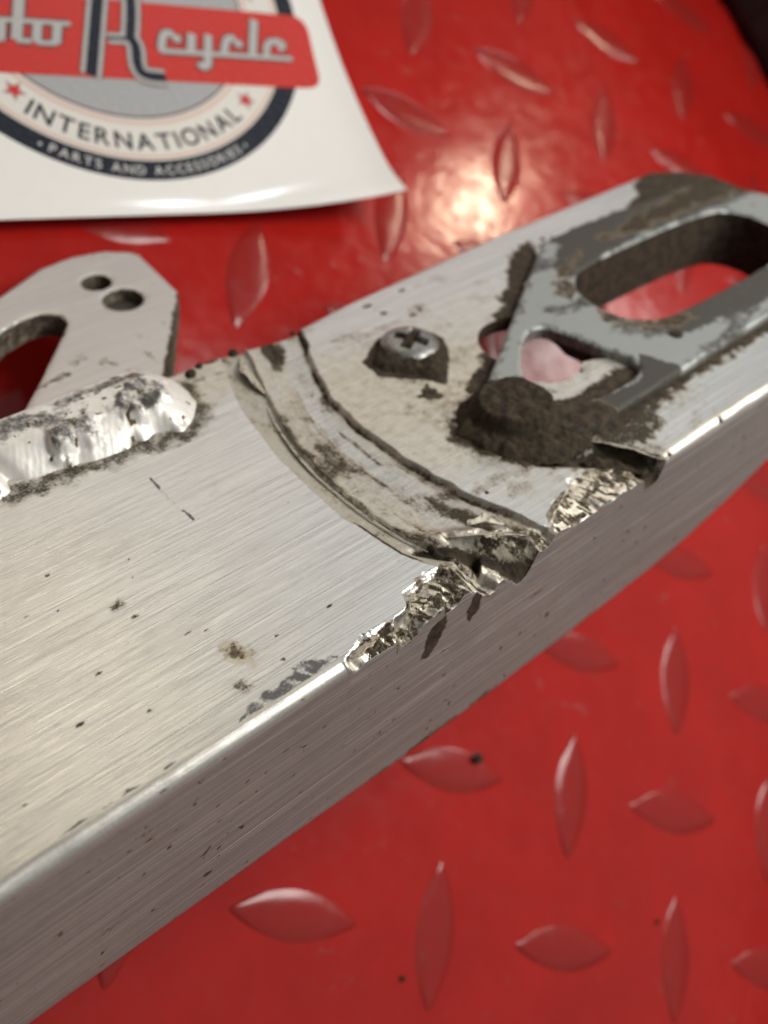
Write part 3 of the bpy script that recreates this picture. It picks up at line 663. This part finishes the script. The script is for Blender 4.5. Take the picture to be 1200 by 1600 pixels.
# ------------------------------------------------------------------ weld bead
WNEAR = [(-60, 51.5), (-24, 51.2), (-19.2, 51.1), (-16.5, 51.8), (-15.1, 53.4), (-13.0, 52.6), (-10.7, 52.1), (-7.2, 51.9), (-4.9, 50.6), (-1.4, 50.4), (2.1, 50.3), (4.8, 49.9), (6.7, 49.1), (8.9, 49.0), (11, 50.2), (12.7, 51.9), (14.3, 54), (14.9, 57), (14.6, 61), (13, 65), (11, 70)]
def build_weld():
    outline = [(-60, 51.3), (-24, 51.2), (-19.2, 51.0), (-16.5, 51.6), (-15.3, 52.6), (-13.0, 52.3), (-10.7, 52.0), (-7.2, 51.7), (-4.9, 50.5), (-1.4, 50.3), (2.1, 50.2), (4.8, 49.8), (6.7, 49.0), (8.9, 48.8), (11, 49.9), (12.9, 51.7), (14.5, 54), (15.1, 57), (14.8, 61), (13.4, 65), (12, 72), (-60, 72)]
    f = lambda x, y: sdf_poly(x, y, outline) + (N2.fbm(x * .5, y * .5, 3) - .5) * .45
    X, Y, q, d = plan_sheet(f, -61, 16.5, 47.5, 72.5, .26)
    inn = np.clip(-d, 0, 20)
    h = 4.0 * (1 - np.exp(-(inn / 3.4) ** 1.3))
    # two overlapping beads
    cx = np.array([-26.0, 0.5]); seam = np.exp(-((X + 15.6 + (Y - 52) * .35) / 1.1) ** 2) * sstep(62, 56, Y)
    h = h - 1.5 * seam
    h = h + (N1.fbm(X * .16, Y * .2, 2) - .5) * .35
    # ripples of the weld pool, arcs leaning with the travel
    ph = (X * 1.0 + 6.0 * np.sqrt(np.clip(1 - ((Y - 57) / 9.5) ** 2, 0, 1))) * 2 * np.pi / .7 + 1.5 * N3.fbm(X * .25, Y * .3, 2)
    rip = (np.sin(ph) * .5 + .5) ** 1.6
    slope = sstep(60.5, 57, Y)
    h = h + slope * (rip * .0) * sstep(.3, 1.5, inn) + slope * (N2.fbm(X * .9, Y * .9, 3) - .5) * .08
    # hammered flat land on top, dropping to the tab
    cr = np.maximum(ragged(X, Y, [(1.5, 57.2), (5.6, 61.0), (11, 58.4), (9.6, 53.6), (5.6, 53.2), (2.2, 55)], .6, 1.5, .5), .9 * ragged(X, Y, [(-9.5, 56.6), (-5.4, 57.6), (-2.2, 56.8), (-3, 53.4), (-6.4, 52.9), (-10, 53.6)], .8, 2.2, .5))
    h = h * (1 - cr) + cr * (4.1 + (N1.fbm(X * .8, Y * .8, 3) - .5) * 1.0)
    z = h - 10.0 * sstep(62.5, 71, Y) - .25
    for px, py, rad, dp in ((1.6, 51.2, .75, 1.3), (5.4, 50.6, 1.5, 1.4), (6.9, 50.2, .7, 1.0), (-3.6, 53.0, .6, .5), (9.2, 50.8, .6, .6)):
        z = z - dp * np.exp(-(np.hypot((X - px), (Y - py)) / rad) ** 2)
    z = np.where(inn < .06, np.minimum(z, -.3), z)
    dark = cr * (.60 + .9 * (N3.fbm(X * .9, Y * .35, 4) - .5))
    dark = np.maximum(dark, .62 * ragged(X, Y, [(-40, 62), (-28, 60), (-16, 59), (-9, 57.5), (-3, 58), (-1.5, 60), (-8, 62), (-20, 65), (-40, 66)], 1.3, 2.4, .5))
    dark = np.maximum(dark, .55 * sstep(.56, .64, N2.fbm(X * .7, Y * .3, 3)) * sstep(57, 60, Y) * sstep(-2, -6, X))
    dark = np.maximum(dark, .66 * np.exp(-((Y - 61.4) / 1.5) ** 2) * sstep(.34, .56, N2.fbm(X * .28, Y * .5, 4)) * sstep(13, 9, X))
    dirt = .60 * sstep(1.3, .0, inn) * sstep(.40, .6, N1.fbm(X * .5, Y * .5, 3))
    dirt = np.maximum(dirt, .58 * ragged(X, Y, [(-4, 60.6), (3, 61.4), (9, 62.5), (9, 61.5), (1, 59.8)], .5, .8, .7))
    for px, py, rad in ((1.6, 51.2, .6), (5.4, 50.4, .9), (6.9, 50.0, .45)):
        dirt = np.maximum(dirt, np.clip(1.4 - np.hypot(X - px, Y - py) / rad, 0, .9))
    sp = N3.fbm(X * .8, Y * .8, 3); dirt = np.maximum(dirt, .7 * sstep(.70, .76, sp))
    return np_mesh('weld_bead', np.stack([X, Y, z], 1) * U, q, dict(dirt=dirt, dark=dark))
weld = obj('weld_bead', build_weld(), M_WELD, arm)

# ------------------------------------------------------------------ screw and mud
def build_screw():
    R, nr, na = 5.0, 44, 120; V = []; D = []; c0 = np.array([51.0, 45.6]); rot = math.radians(28)
    rs = np.concatenate([np.linspace(0, 3.4, 26), np.linspace(3.4, R, nr - 26)[1:], [R - .1, R - .5]])
    for k, r in enumerate(rs):
        for i in range(na):
            a = 2 * math.pi * i / na; x, y = r * math.cos(a), r * math.sin(a)
            if k >= len(rs) - 2: z = (.7, .0)[k - len(rs) + 2]
            else: z = .9 + 1.4 * (1 - (r / R) ** 3) ** .6
            u = x * math.cos(rot) + y * math.sin(rot); v = -x * math.sin(rot) + y * math.cos(rot)
            arm_ = min(abs(u), abs(v)); lng = max(abs(u), abs(v))
            cut = (1 - min(1, max(0, (arm_ - .75) / .3))) * (1 - min(1, max(0, (lng - 2.6) / .5)))
            cen = max(0, 1 - r / 1.5)
            cut = max(cut, min(1, cen * 2))
            z -= cut * (1.15 + 1.1 * cen)
            V.append((c0[0] + x, c0[1] + y, z)); D.append(.75 * cut + - .02 + .52 * float(N2.fbm(np.array(x * .45 + 5), np.array(y * .45), 3)))
    Q = [(k * na + i, k * na + (i + 1) % na, (k + 1) * na + (i + 1) % na, (k + 1) * na + i) for k in range(len(rs) - 1) for i in range(na)]
    return np_mesh('screw', np.array(V) * U, Q, dict(dirt=np.array(D)))
obj('screw', build_screw(), M_SCREW, arm)

def mound(name, poly, hfun, cell=.3, warp=.8, parent=arm, base=-.15, f=.6):
    P = np.asarray(poly, float)
    sdf = lambda x, y: sdf_poly(x, y, poly) + (N1.fbm(x * f, y * f, 4) - .5) * 2 * warp
    X, Y, q, d = plan_sheet(sdf, P[:, 0].min() - 2, P[:, 0].max() + 2, P[:, 1].min() - 2, P[:, 1].max() + 2, cell)
    z = hfun(X, Y, np.clip(-d, 0, 50)); z = np.where(d > -.06, base, z)
    return obj(name, np_mesh(name, np.stack([X, Y, z], 1) * U, q), M_MUD, parent)
mound('mud_clump', [(42.4, 46.4), (42.0, 43.2), (44.4, 40.8), (47, 38), (48.9, 35.4), (54.2, 39.8), (57.4, 44.6), (56.4, 48.4), (48.7, 50.2)],
      lambda x, y, i: 1.5 * (1 - np.exp(-i / .9)) * (1 + .5 * (N2.fbm(x * .7, y * .7, 4) - .5)) * sstep(8, 1, np.abs(np.hypot(x - 50, y - 44) - 3)) + (N3.fbm(x * 1.5, y * 1.5, 4) - .5) * .9, .26, .4)
def corner_mud(x, y, i):
    k = np.hypot((x - 50.6) / 7.0, (y - 21.8) / 6.6)
    base = 2.0 * (1 - np.exp(-i / 1.8)) * (1 + .8 * (N2.fbm(x * .35, y * .35, 4) - .5)) * (.30 + .70 * sstep(6, 13, y))
    knob = 3.7 * (1 - sstep(.80, 1.14, k)) * (1 + .25 * (N1.fbm(x * .4, y * .4, 3) - .5))
    return np.maximum(base, knob + .25 * base) + (N3.fbm(x * .9, y * .9, 4) - .5) * .8 * np.clip(i, 0, 1)
mound('mud_clump', [(40.6, 24), (41.2, 19), (44, 13), (48.6, 9.8), (55, 9.4), (58.6, 11.5), (61.5, 13.2), (59.4, 19), (58.0, 24.5), (55, 29), (50, 30.2), (45, 28.6)], corner_mud, .28, .9)
mound('mud_smear', [(52, 9.2), (56.4, 8.6), (59.4, 4.4), (60.6, 1.2), (58.6, 1.4), (55, 5), (52, 7.6)], lambda x, y, i: -.9 - .20 * (x - 52) + 1.0 * (1 - np.exp(-i)) + (N3.fbm(x, y, 4) - .5) * .9, .25, .5, base=-1.8)

# crumbs on the far rim of the arm
def lump(name, m, parent, loc, s, seed, squash=.6):
    bm = bmesh.new(); bmesh.ops.create_icosphere(bm, subdivisions=3, radius=1)
    nz = Noise(seed)
    for v in bm.verts:
        c = v.co; k = 1 + .7 * (nz.fbm(np.array(c.x * 1.7 + 5 + c.z), np.array(c.y * 1.7 + 9 - c.z * .6), 3) - .5)
        v.co = Vector((c.x * k, c.y * k * .85, c.z * k * squash))
    for f in bm.faces: f.smooth = True
    bm.transform(Matrix.Scale(s, 4)); me = bpy.data.meshes.new(name); bm.to_mesh(me); bm.free()
    o = obj(name, me, m, parent); o.location = loc; return o
for k, (px, py, s, z) in enumerate(((26.6, 62.0, .85, -.2), (19.8, 61.8, .6, .2), (17.4, 60.6, .9, .2), (23.5, 62.0, .45, -.4), (38.6, 61.6, .5, -.6))):
    lump('mud_crumb', M_MUD, arm, (px * U, py * U, z * U), s * U, 20 + k, .7)
lump('rust_flake', M_MUD, arm, (90.5 * U, 19.4 * U, 1.8 * U), 1.3 * U, 44, .25)

# ------------------------------------------------------------------ burrs and flakes of torn metal
def flake(name, base, width, lean, curl, seed, jag=.5, n=36, mcount=7, th=.12, mat=None):
    """strip rising from a base polyline (x,y,z) mm, leaning along `lean` (dx,dy), tip curling over"""
    nz = Noise(seed); B = np.asarray(base, float); L = np.linspace(0, len(B) - 1, n)
    P = np.stack([np.interp(L, np.arange(len(B)), B[:, i]) for i in range(3)], 1)
    u = np.linspace(0, 1, n); V = []
    wprof = width * (np.sin(np.pi * np.clip(u * .94 + .03, 0, 1)) ** .6) * (1 + jag * 1.4 * (nz.fbm(u * 4, u * 0 + 2, 3) - .5))
    lx, ly = lean
    for i in range(n):
        for j in range(mcount):
            s = j / (mcount - 1); a = curl * s * (1 + .5 * (nz.v(np.array(u[i] * 5), np.array(s)) - .5))
            out = wprof[i] * s * math.cos(a * .5); up = wprof[i] * s * math.sin(.5 + a * .6) * .6
            rip = .06 * (nz.fbm(np.array(u[i] * 6), np.array(s * 2 + 4), 3) - .5) * width
            V.append((P[i, 0] + lx * out, P[i, 1] + ly * out, P[i, 2] + up * (1 - .6 * s * max(0, curl - 1)) + rip))
    V = np.array(V)
    Q = [(i * mcount + j, (i + 1) * mcount + j, (i + 1) * mcount + j + 1, i * mcount + j + 1) for i in range(n - 1) for j in range(mcount - 1)]
    me = np_mesh(name, V * U, Q)
    o = obj(name, me, mat or M_TORN, arm)
    so = o.modifiers.new('thickness', 'SOLIDIFY'); so.thickness = th * U; so.offset = 0
    return o
flake('metal_burr', [(56.0, 11.0, .0), (58.6, 8.2, .1), (60.6, 5.0, 0), (62.6, 1.2, -.5)], 2.0, (-.9, -.45), 1.1, 51, .7)
flake('metal_burr', [(61.2, 3.8, .0), (62.6, 2.0, -.2), (63.2, .8, -.8)], 1.4, (-.8, -.3), 1.6, 52, .6)
rid = [(float(interp(np.array([yy]), gM)[0]), yy, -.45) for yy in np.linspace(47, 9, 12)]
flake('ridge_burr', rid, .55, (-1, -.1), .7, 53, .9, n=110, mcount=4, th=.08)
flake('metal_flake', [(27.2, 60.4, -.6), (26.2, 57.0, -.4), (25.2, 53.4, -.3), (24.4, 50.2, -.5)], 2.3, (-.95, .1), 1.4, 54, .5)
flake('folded_flap', [(22.6, 9.8, .0), (26, 7.8, .5), (29.6, 5.4, .5), (33.0, 3.2, -.4)], 1.7, (-.3, -.9), 1.3, 55, .5)
flake('metal_flake', [(27.0, 8.6, .8), (29.2, 7.6, .9), (31.4, 5.4, .5)], 1.8, (.5, .8), 1.6, 56, .7)
flake('metal_flake', [(.2, 2.0, -.2), (2.6, 2.6, -.2), (5.2, 2.8, -.4)], 2.4, (.15, -1), 1.9, 57, .5)
flake('metal_flake', [(9.6, 3.2, -.6), (11.4, 4.8, -.3), (13.6, 5.0, -.5)], 2.2, (.35, -.9), 1.7, 59, .6)
flake('metal_flake', [(36.6, 2.6, -.3), (38.2, 3.8, .0), (40.4, 4.6, .1), (43.8, 5.6, 0)], 1.5, (.5, -.8), 1.5, 61, .7)

# ------------------------------------------------------------------ sticker
stk = empty('sticker')
SA = math.radians(27.6); SX = (-7.24, 16.91)
stk.matrix_world = Matrix.Translation((SX[0], SX[1], 0)) @ Matrix.Rotation(SA, 4, 'Z')
tag(stk, 'white round-emblem vinyl sticker with red banner lying on the red floor, one corner curling up', 'sticker')
def stz(a, b):
    s = (.75 * a - .66 * b - 40) / 31.0
    z = 3.0 + .012 * a
    z = z + 6.2 * np.clip(s, 0, 2) ** 2 + 1.6 * np.clip((-b - 42) / 10, 0, 2) ** 2 + 1.0 * np.clip((a - 44) / 9, 0, 2) ** 2
    return z
def st_map(a, b, layer): return np.stack([a * .1, b * .1, (stz(a, b) + layer * .035) * .1], -1)
def sheet_me():
    aa = np.linspace(-75, 51.3, 90); bb = np.linspace(-51.8, 62, 90)
    A, B = np.meshgrid(aa, bb, indexing='ij'); top = st_map(A.ravel(), B.ravel(), 0)
    bot = top.copy(); bot[:, 2] -= .022
    n = 90; i, j = np.meshgrid(np.arange(n - 1), np.arange(n - 1), indexing='ij')
    q = np.stack([i * n + j, (i + 1) * n + j, (i + 1) * n + j + 1, i * n + j + 1], -1).reshape(-1, 4)
    ed = boundary(q); N = n * n
    q2 = q[:, ::-1] + N
    # rim with its own ring
    return np_mesh('vinyl_sheet', np.concatenate([top, bot, top, bot]), np.concatenate([q, q2, np.stack([ed[:, 1] + 2 * N, ed[:, 0] + 2 * N, ed[:, 0] + 3 * N, ed[:, 1] + 3 * N], 1)]))
obj('vinyl_sheet', sheet_me(), M_PAPER, stk)
def annulus(name, r0, r1, layer, m, n=160, k=5):
    V = []; Q = []
    for j in range(k + 1):
        r = r0 + (r1 - r0) * j / k; th = np.linspace(0, 2 * np.pi, n, endpoint=False)
        V.append(st_map(r * np.cos(th), r * np.sin(th), layer))
    for j in range(k):
        for i in range(n): Q.append((j * n + i, (j + 1) * n + i, (j + 1) * n + (i + 1) % n, j * n + (i + 1) % n))
    return obj(name, np_mesh(name, np.concatenate(V), Q), m, stk)
annulus('navy_ring', 39.4, 43.7, 1, M_NAVY); annulus('cream_ring', 30.2, 39.4, 1, M_CREAM)
annulus('pink_line', 38.35, 38.95, 2, M_PINK); annulus('pink_line', 30.9, 31.6, 2, M_PINK)
annulus('dark_line', 29.75, 30.2, 2, M_SHADOWINK); annulus('grey_disc', .05, 30.1, 1, M_GREY, k=12)
def poly_bm(bm, poly, layer):
    tris = tessellate_polygon([[Vector((p[0], p[1], 0)) for p in poly]])
    vs = [bm.verts.new((p[0], p[1], layer)) for p in poly]
    for t3 in tris:
        try: bm.faces.new([vs[i] for i in t3])
        except ValueError: pass
def finish(name, bm, m, cuts=0, parent=None):
    if cuts:
        for _ in range(cuts):
            bmesh.ops.subdivide_edges(bm, edges=[e for e in bm.edges if e.calc_length() > 2.5], cuts=1)
        bmesh.ops.triangulate(bm, faces=bm.faces[:])
    bm.normal_update()
    for f in bm.faces:
        if f.normal.z < 0: f.normal_flip()
    for v in bm.verts:
        a, b, l = v.co; p = st_map(np.array(a), np.array(b), l); v.co = Vector(p)
    me = bpy.data.meshes.new(name); bm.to_mesh(me); bm.free()
    return obj(name, me, m, parent or stk)
def poly_part(name, poly, layer, m, cuts=0, parent=None):
    bm = bmesh.new(); poly_bm(bm, poly, layer); return finish(name, bm, m, cuts, parent)
def round_corners(P, rad, n=6):
    out = []; P = [Vector(p) for p in P]
    for i, p in enumerate(P):
        a = (P[i - 1] - p); b = (P[(i + 1) % len(P)] - p); r = rad[i] if isinstance(rad, (list, tuple)) else rad
        if r <= 0: out.append(tuple(p)); continue
        p0 = p + a.normalized() * r; p1 = p + b.normalized() * r
        for k in range(n + 1):
            s = k / n; out.append(tuple(p0 * (1 - s) ** 2 + p * 2 * s * (1 - s) + p1 * s * s))
    return out
banner = poly_part('banner', round_corners([(-62, -21), (44.4, -21.9), (46.3, -3.5), (-60, -3.6)], [1, 3.5, 4.5, 1]), 3, M_RED, 4)
def tilt(a, b): return (a, b)
def strokes(name, lines, m, layer, grow=0.0):
    """lettering drawn with round-ended ribbons: (points, half width)"""
    bm = bmesh.new(); lz = layer
    for pts, hw in lines:
        P = np.asarray(pts, float); hw = hw + grow
        if len(P) > 2:
            for _ in range(2):
                Q = [P[0]]
                for i in range(len(P) - 1): Q += [.75 * P[i] + .25 * P[i + 1], .25 * P[i] + .75 * P[i + 1]]
                P = np.array(Q + [P[-1]])
        if len(P) == 1: ring = [(P[0][0] + hw * math.cos(a), P[0][1] + hw * math.sin(a)) for a in np.linspace(0, 2 * np.pi, 16, endpoint=False)]; poly_bm(bm, ring, lz); lz += .04; continue
        L = []; Rr = []
        for i in range(len(P)):
            d = P[min(i + 1, len(P) - 1)] - P[max(i - 1, 0)]; d = d / (np.linalg.norm(d) + 1e-9); nrm = np.array([-d[1], d[0]])
            L.append(bm.verts.new((*(P[i] + nrm * hw), lz))); Rr.append(bm.verts.new((*(P[i] - nrm * hw), lz)))
        for i in range(len(P) - 1): bm.faces.new((L[i], Rr[i], Rr[i + 1], L[i + 1]))
        lz += .04
    return finish(name, bm, m)
CYCLE = [([(8.4, -14.7), (39.3, -14.7)], .55),
         ([(12.4, -10.5), (10.6, -10.3), (9.6, -12.0), (8.7, -14.6)], .8), ([(12.9, -11.5)], 1.0),
         ([(16.7, -10.1), (15.2, -14.6)], .9), ([(20.5, -10.1), (18.8, -15.4), (18.2, -17.6), (16.6, -17.9)], .85), ([(16.6, -17.6)], .8),
         ([(26.6, -10.6), (24.8, -10.5), (23.8, -12.2), (22.8, -14.6)], .8), ([(27.0, -11.8)], 1.0),
         ([(32.7, -5.5), (29.5, -14.7)], .9),
         ([(33.0, -14.6), (33.8, -11.8), (35.2, -10.6), (37.8, -10.6), (38.2, -11.6), (36.6, -12.4)], .75)]
OTO = [([(-22.4, -10.0), (-8.8, -9.9)], .5), ([(-17.0, -3.7), (-20.2, -14.3)], 1.0), ([(-20.2, -14.3), (-17.4, -14.3)], .55),
       ([(-15.2, -10.2), (-16.5, -14.4)], .85), ([(-16.6, -14.5), (-12.6, -14.5)], .5), ([(-11.4, -10.2), (-12.7, -14.4)], .85),
       ([(-22.0, -10.2), (-23.2, -14.5)], .85), ([(-26.2, -10.2), (-27.4, -14.5)], .85), ([(-27.4, -14.5), (-23.2, -14.5)], .5), ([(-26.4, -10.0), (-22.2, -10.0)], .5),
       ([(-41.5, -14.5), (-40.0, -10.2), (-37.2, -10.0), (-38.5, -14.4)], .8), ([(-37.2, -10.2), (-34.2, -10.0), (-35.4, -14.4)], .8), ([(-33.4, -10.0), (-29.6, -10.0)], .5)]
BIG_R = [([(1.25, 5.4), (-1.95, -4.4), (-7.65, -21.1)], 1.15), ([(-.2, 4.8), (3.6, 4.6), (6.0, 3.0), (5.4, -3.5), (3.4, -10.2), (2.6, -12.2), (3.6, -13.6), (2.5, -18.2), (3.0, -20.6), (7.9, -20.9)], 1.0), ([(-2.0, -12.5), (2.6, -12.4)], .35)]
strokes('initial_letter', BIG_R, M_SHADOWINK, 4.0, 1.15); strokes('initial_letter', BIG_R, M_SILVER, 4.9, .85); strokes('initial_letter', BIG_R, M_NAVY, 6.0)
for nm, L in (('script_lettering', CYCLE), ('script_lettering', OTO)):
    strokes(nm, L, M_SHADOWINK, 4.2, .42); strokes(nm, L, M_SILVER, 5.6)
def star(cx, cy, R, layer, m, rot):
    return poly_part('star', [(cx + (R if i % 2 == 0 else R * .44) * math.sin(rot + i * math.pi / 5), cy + (R if i % 2 == 0 else R * .44) * math.cos(rot + i * math.pi / 5)) for i in range(10)], layer, m)
for cx, cy, rot in ((-23.2, -24.9, .72), (24.6, -25.3, -.78), (32.9, 1.2, .2)):
    star(cx, cy, 2.55, 2.2, M_SILVER, rot); star(cx, cy, 1.95, 2.8, M_RED, rot)
def arc_text(name, text, rad, height, a0, a1, m, layer, bold):
    """capitals standing on a circle, tops towards the centre; one object per word"""
    adv = []; glyph = []
    for ch in text:
        cu = bpy.data.curves.new('glyph', 'FONT'); cu.body = ch; cu.size = height / .7; cu.offset = bold
        ob = bpy.data.objects.new('glyph', cu); col.objects.link(ob)
        dg = bpy.context.evaluated_depsgraph_get(); me = bpy.data.meshes.new_from_object(ob.evaluated_get(dg))
        xs = [v.co.x for v in me.vertices]; glyph.append((me, min(xs) if xs else 0, max(xs) if xs else 0)); adv.append((max(xs) - min(xs)) if xs else height * .35)
        bpy.data.objects.remove(ob); bpy.data.curves.remove(cu)
    tot = math.radians(a1 - a0); free = (tot * rad - sum(adv)) / (len(text) - 1); pos = math.radians(a0) * rad
    bm = bmesh.new()
    for ch, (me, x0, x1), ad in zip(text, glyph, adv):
        th = (pos + ad / 2) / rad; pos += ad + free
        if ch == ' ': finish(name, bm, m); bm = bmesh.new()
        vs = []
        for v in me.vertices:
            dx = v.co.x - (x0 + x1) / 2; r = rad - v.co.y
            vs.append(bm.verts.new((r * math.sin(th) + dx * math.cos(th), -r * math.cos(th) + dx * math.sin(th), layer)))
        for p in me.polygons:
            try: bm.faces.new([vs[i] for i in p.vertices])
            except ValueError: pass
        bpy.data.meshes.remove(me)
    finish(name, bm, m)
arc_text('arc_lettering', 'INTERNATIONAL', 37.1, 3.6, -37.5, 37.5, M_NAVY, 2.6, .09)
arc_text('arc_lettering', 'PARTS AND ACCESSORIES', 42.5, 1.9, -28.2, 28.2, M_WHITEINK, 2.6, .03)
for s in (-1, 1):
    th = math.radians(30.6 * s)
    poly_part('ink_dot', [(41.7 * math.sin(th) + .35 * math.cos(k), -41.7 * math.cos(th) + .35 * math.sin(k)) for k in np.linspace(0, 2 * np.pi, 12, endpoint=False)], 2.6, M_WHITEINK)

# ------------------------------------------------------------------ dark block in the corner, grit
def build_block():
    bm = bmesh.new(); bmesh.ops.create_cube(bm, size=1)
    for v in bm.verts: v.co = Vector((v.co.x * 16, v.co.y * 7, v.co.z * 5 + 2.5))
    bmesh.ops.bevel(bm, geom=bm.edges[:], offset=.6, segments=4, affect='EDGES', profile=.6)
    for f in bm.faces: f.smooth = True
    me = bpy.data.meshes.new('block_body'); bm.to_mesh(me); bm.free(); return me
blk = empty('rubber_block', (15.3, 28.6, 0)); blk.rotation_euler.z = math.radians(-46)
tag(blk, 'dark black rubber block at the far right edge of the red floor', 'rubber block')
obj('block_body', build_block(), M_RUBBER, blk)
rib_me = box_mesh('rib', -.4 / U, .4 / U, -3.62 / U, 3.62 / U, .5 / U, 4.2 / U)
for k in range(9):
    o = obj('rib', rib_me, M_RUBBER, blk); o.location = (-6.6 + k * 1.65, 0, 0)
for k, (x, y, s, lab, z) in enumerate(((3.51, 3.30, .11, 'dark mud crumb stuck on an oval tread lug below the swingarm edge', .12), (2.33, -.82, .06, 'small black speck of grit on open red floor near the bottom edge', .03), (8.49, .68, .055, 'small black speck of grit beside an upright tread lug at lower right', .03))):
    o = lump('mud_crumb' if k == 0 else 'grit', M_MUD, None, (x, y, z), s, 70 + k, .5); tag(o, lab, 'mud crumb' if k == 0 else 'grit')
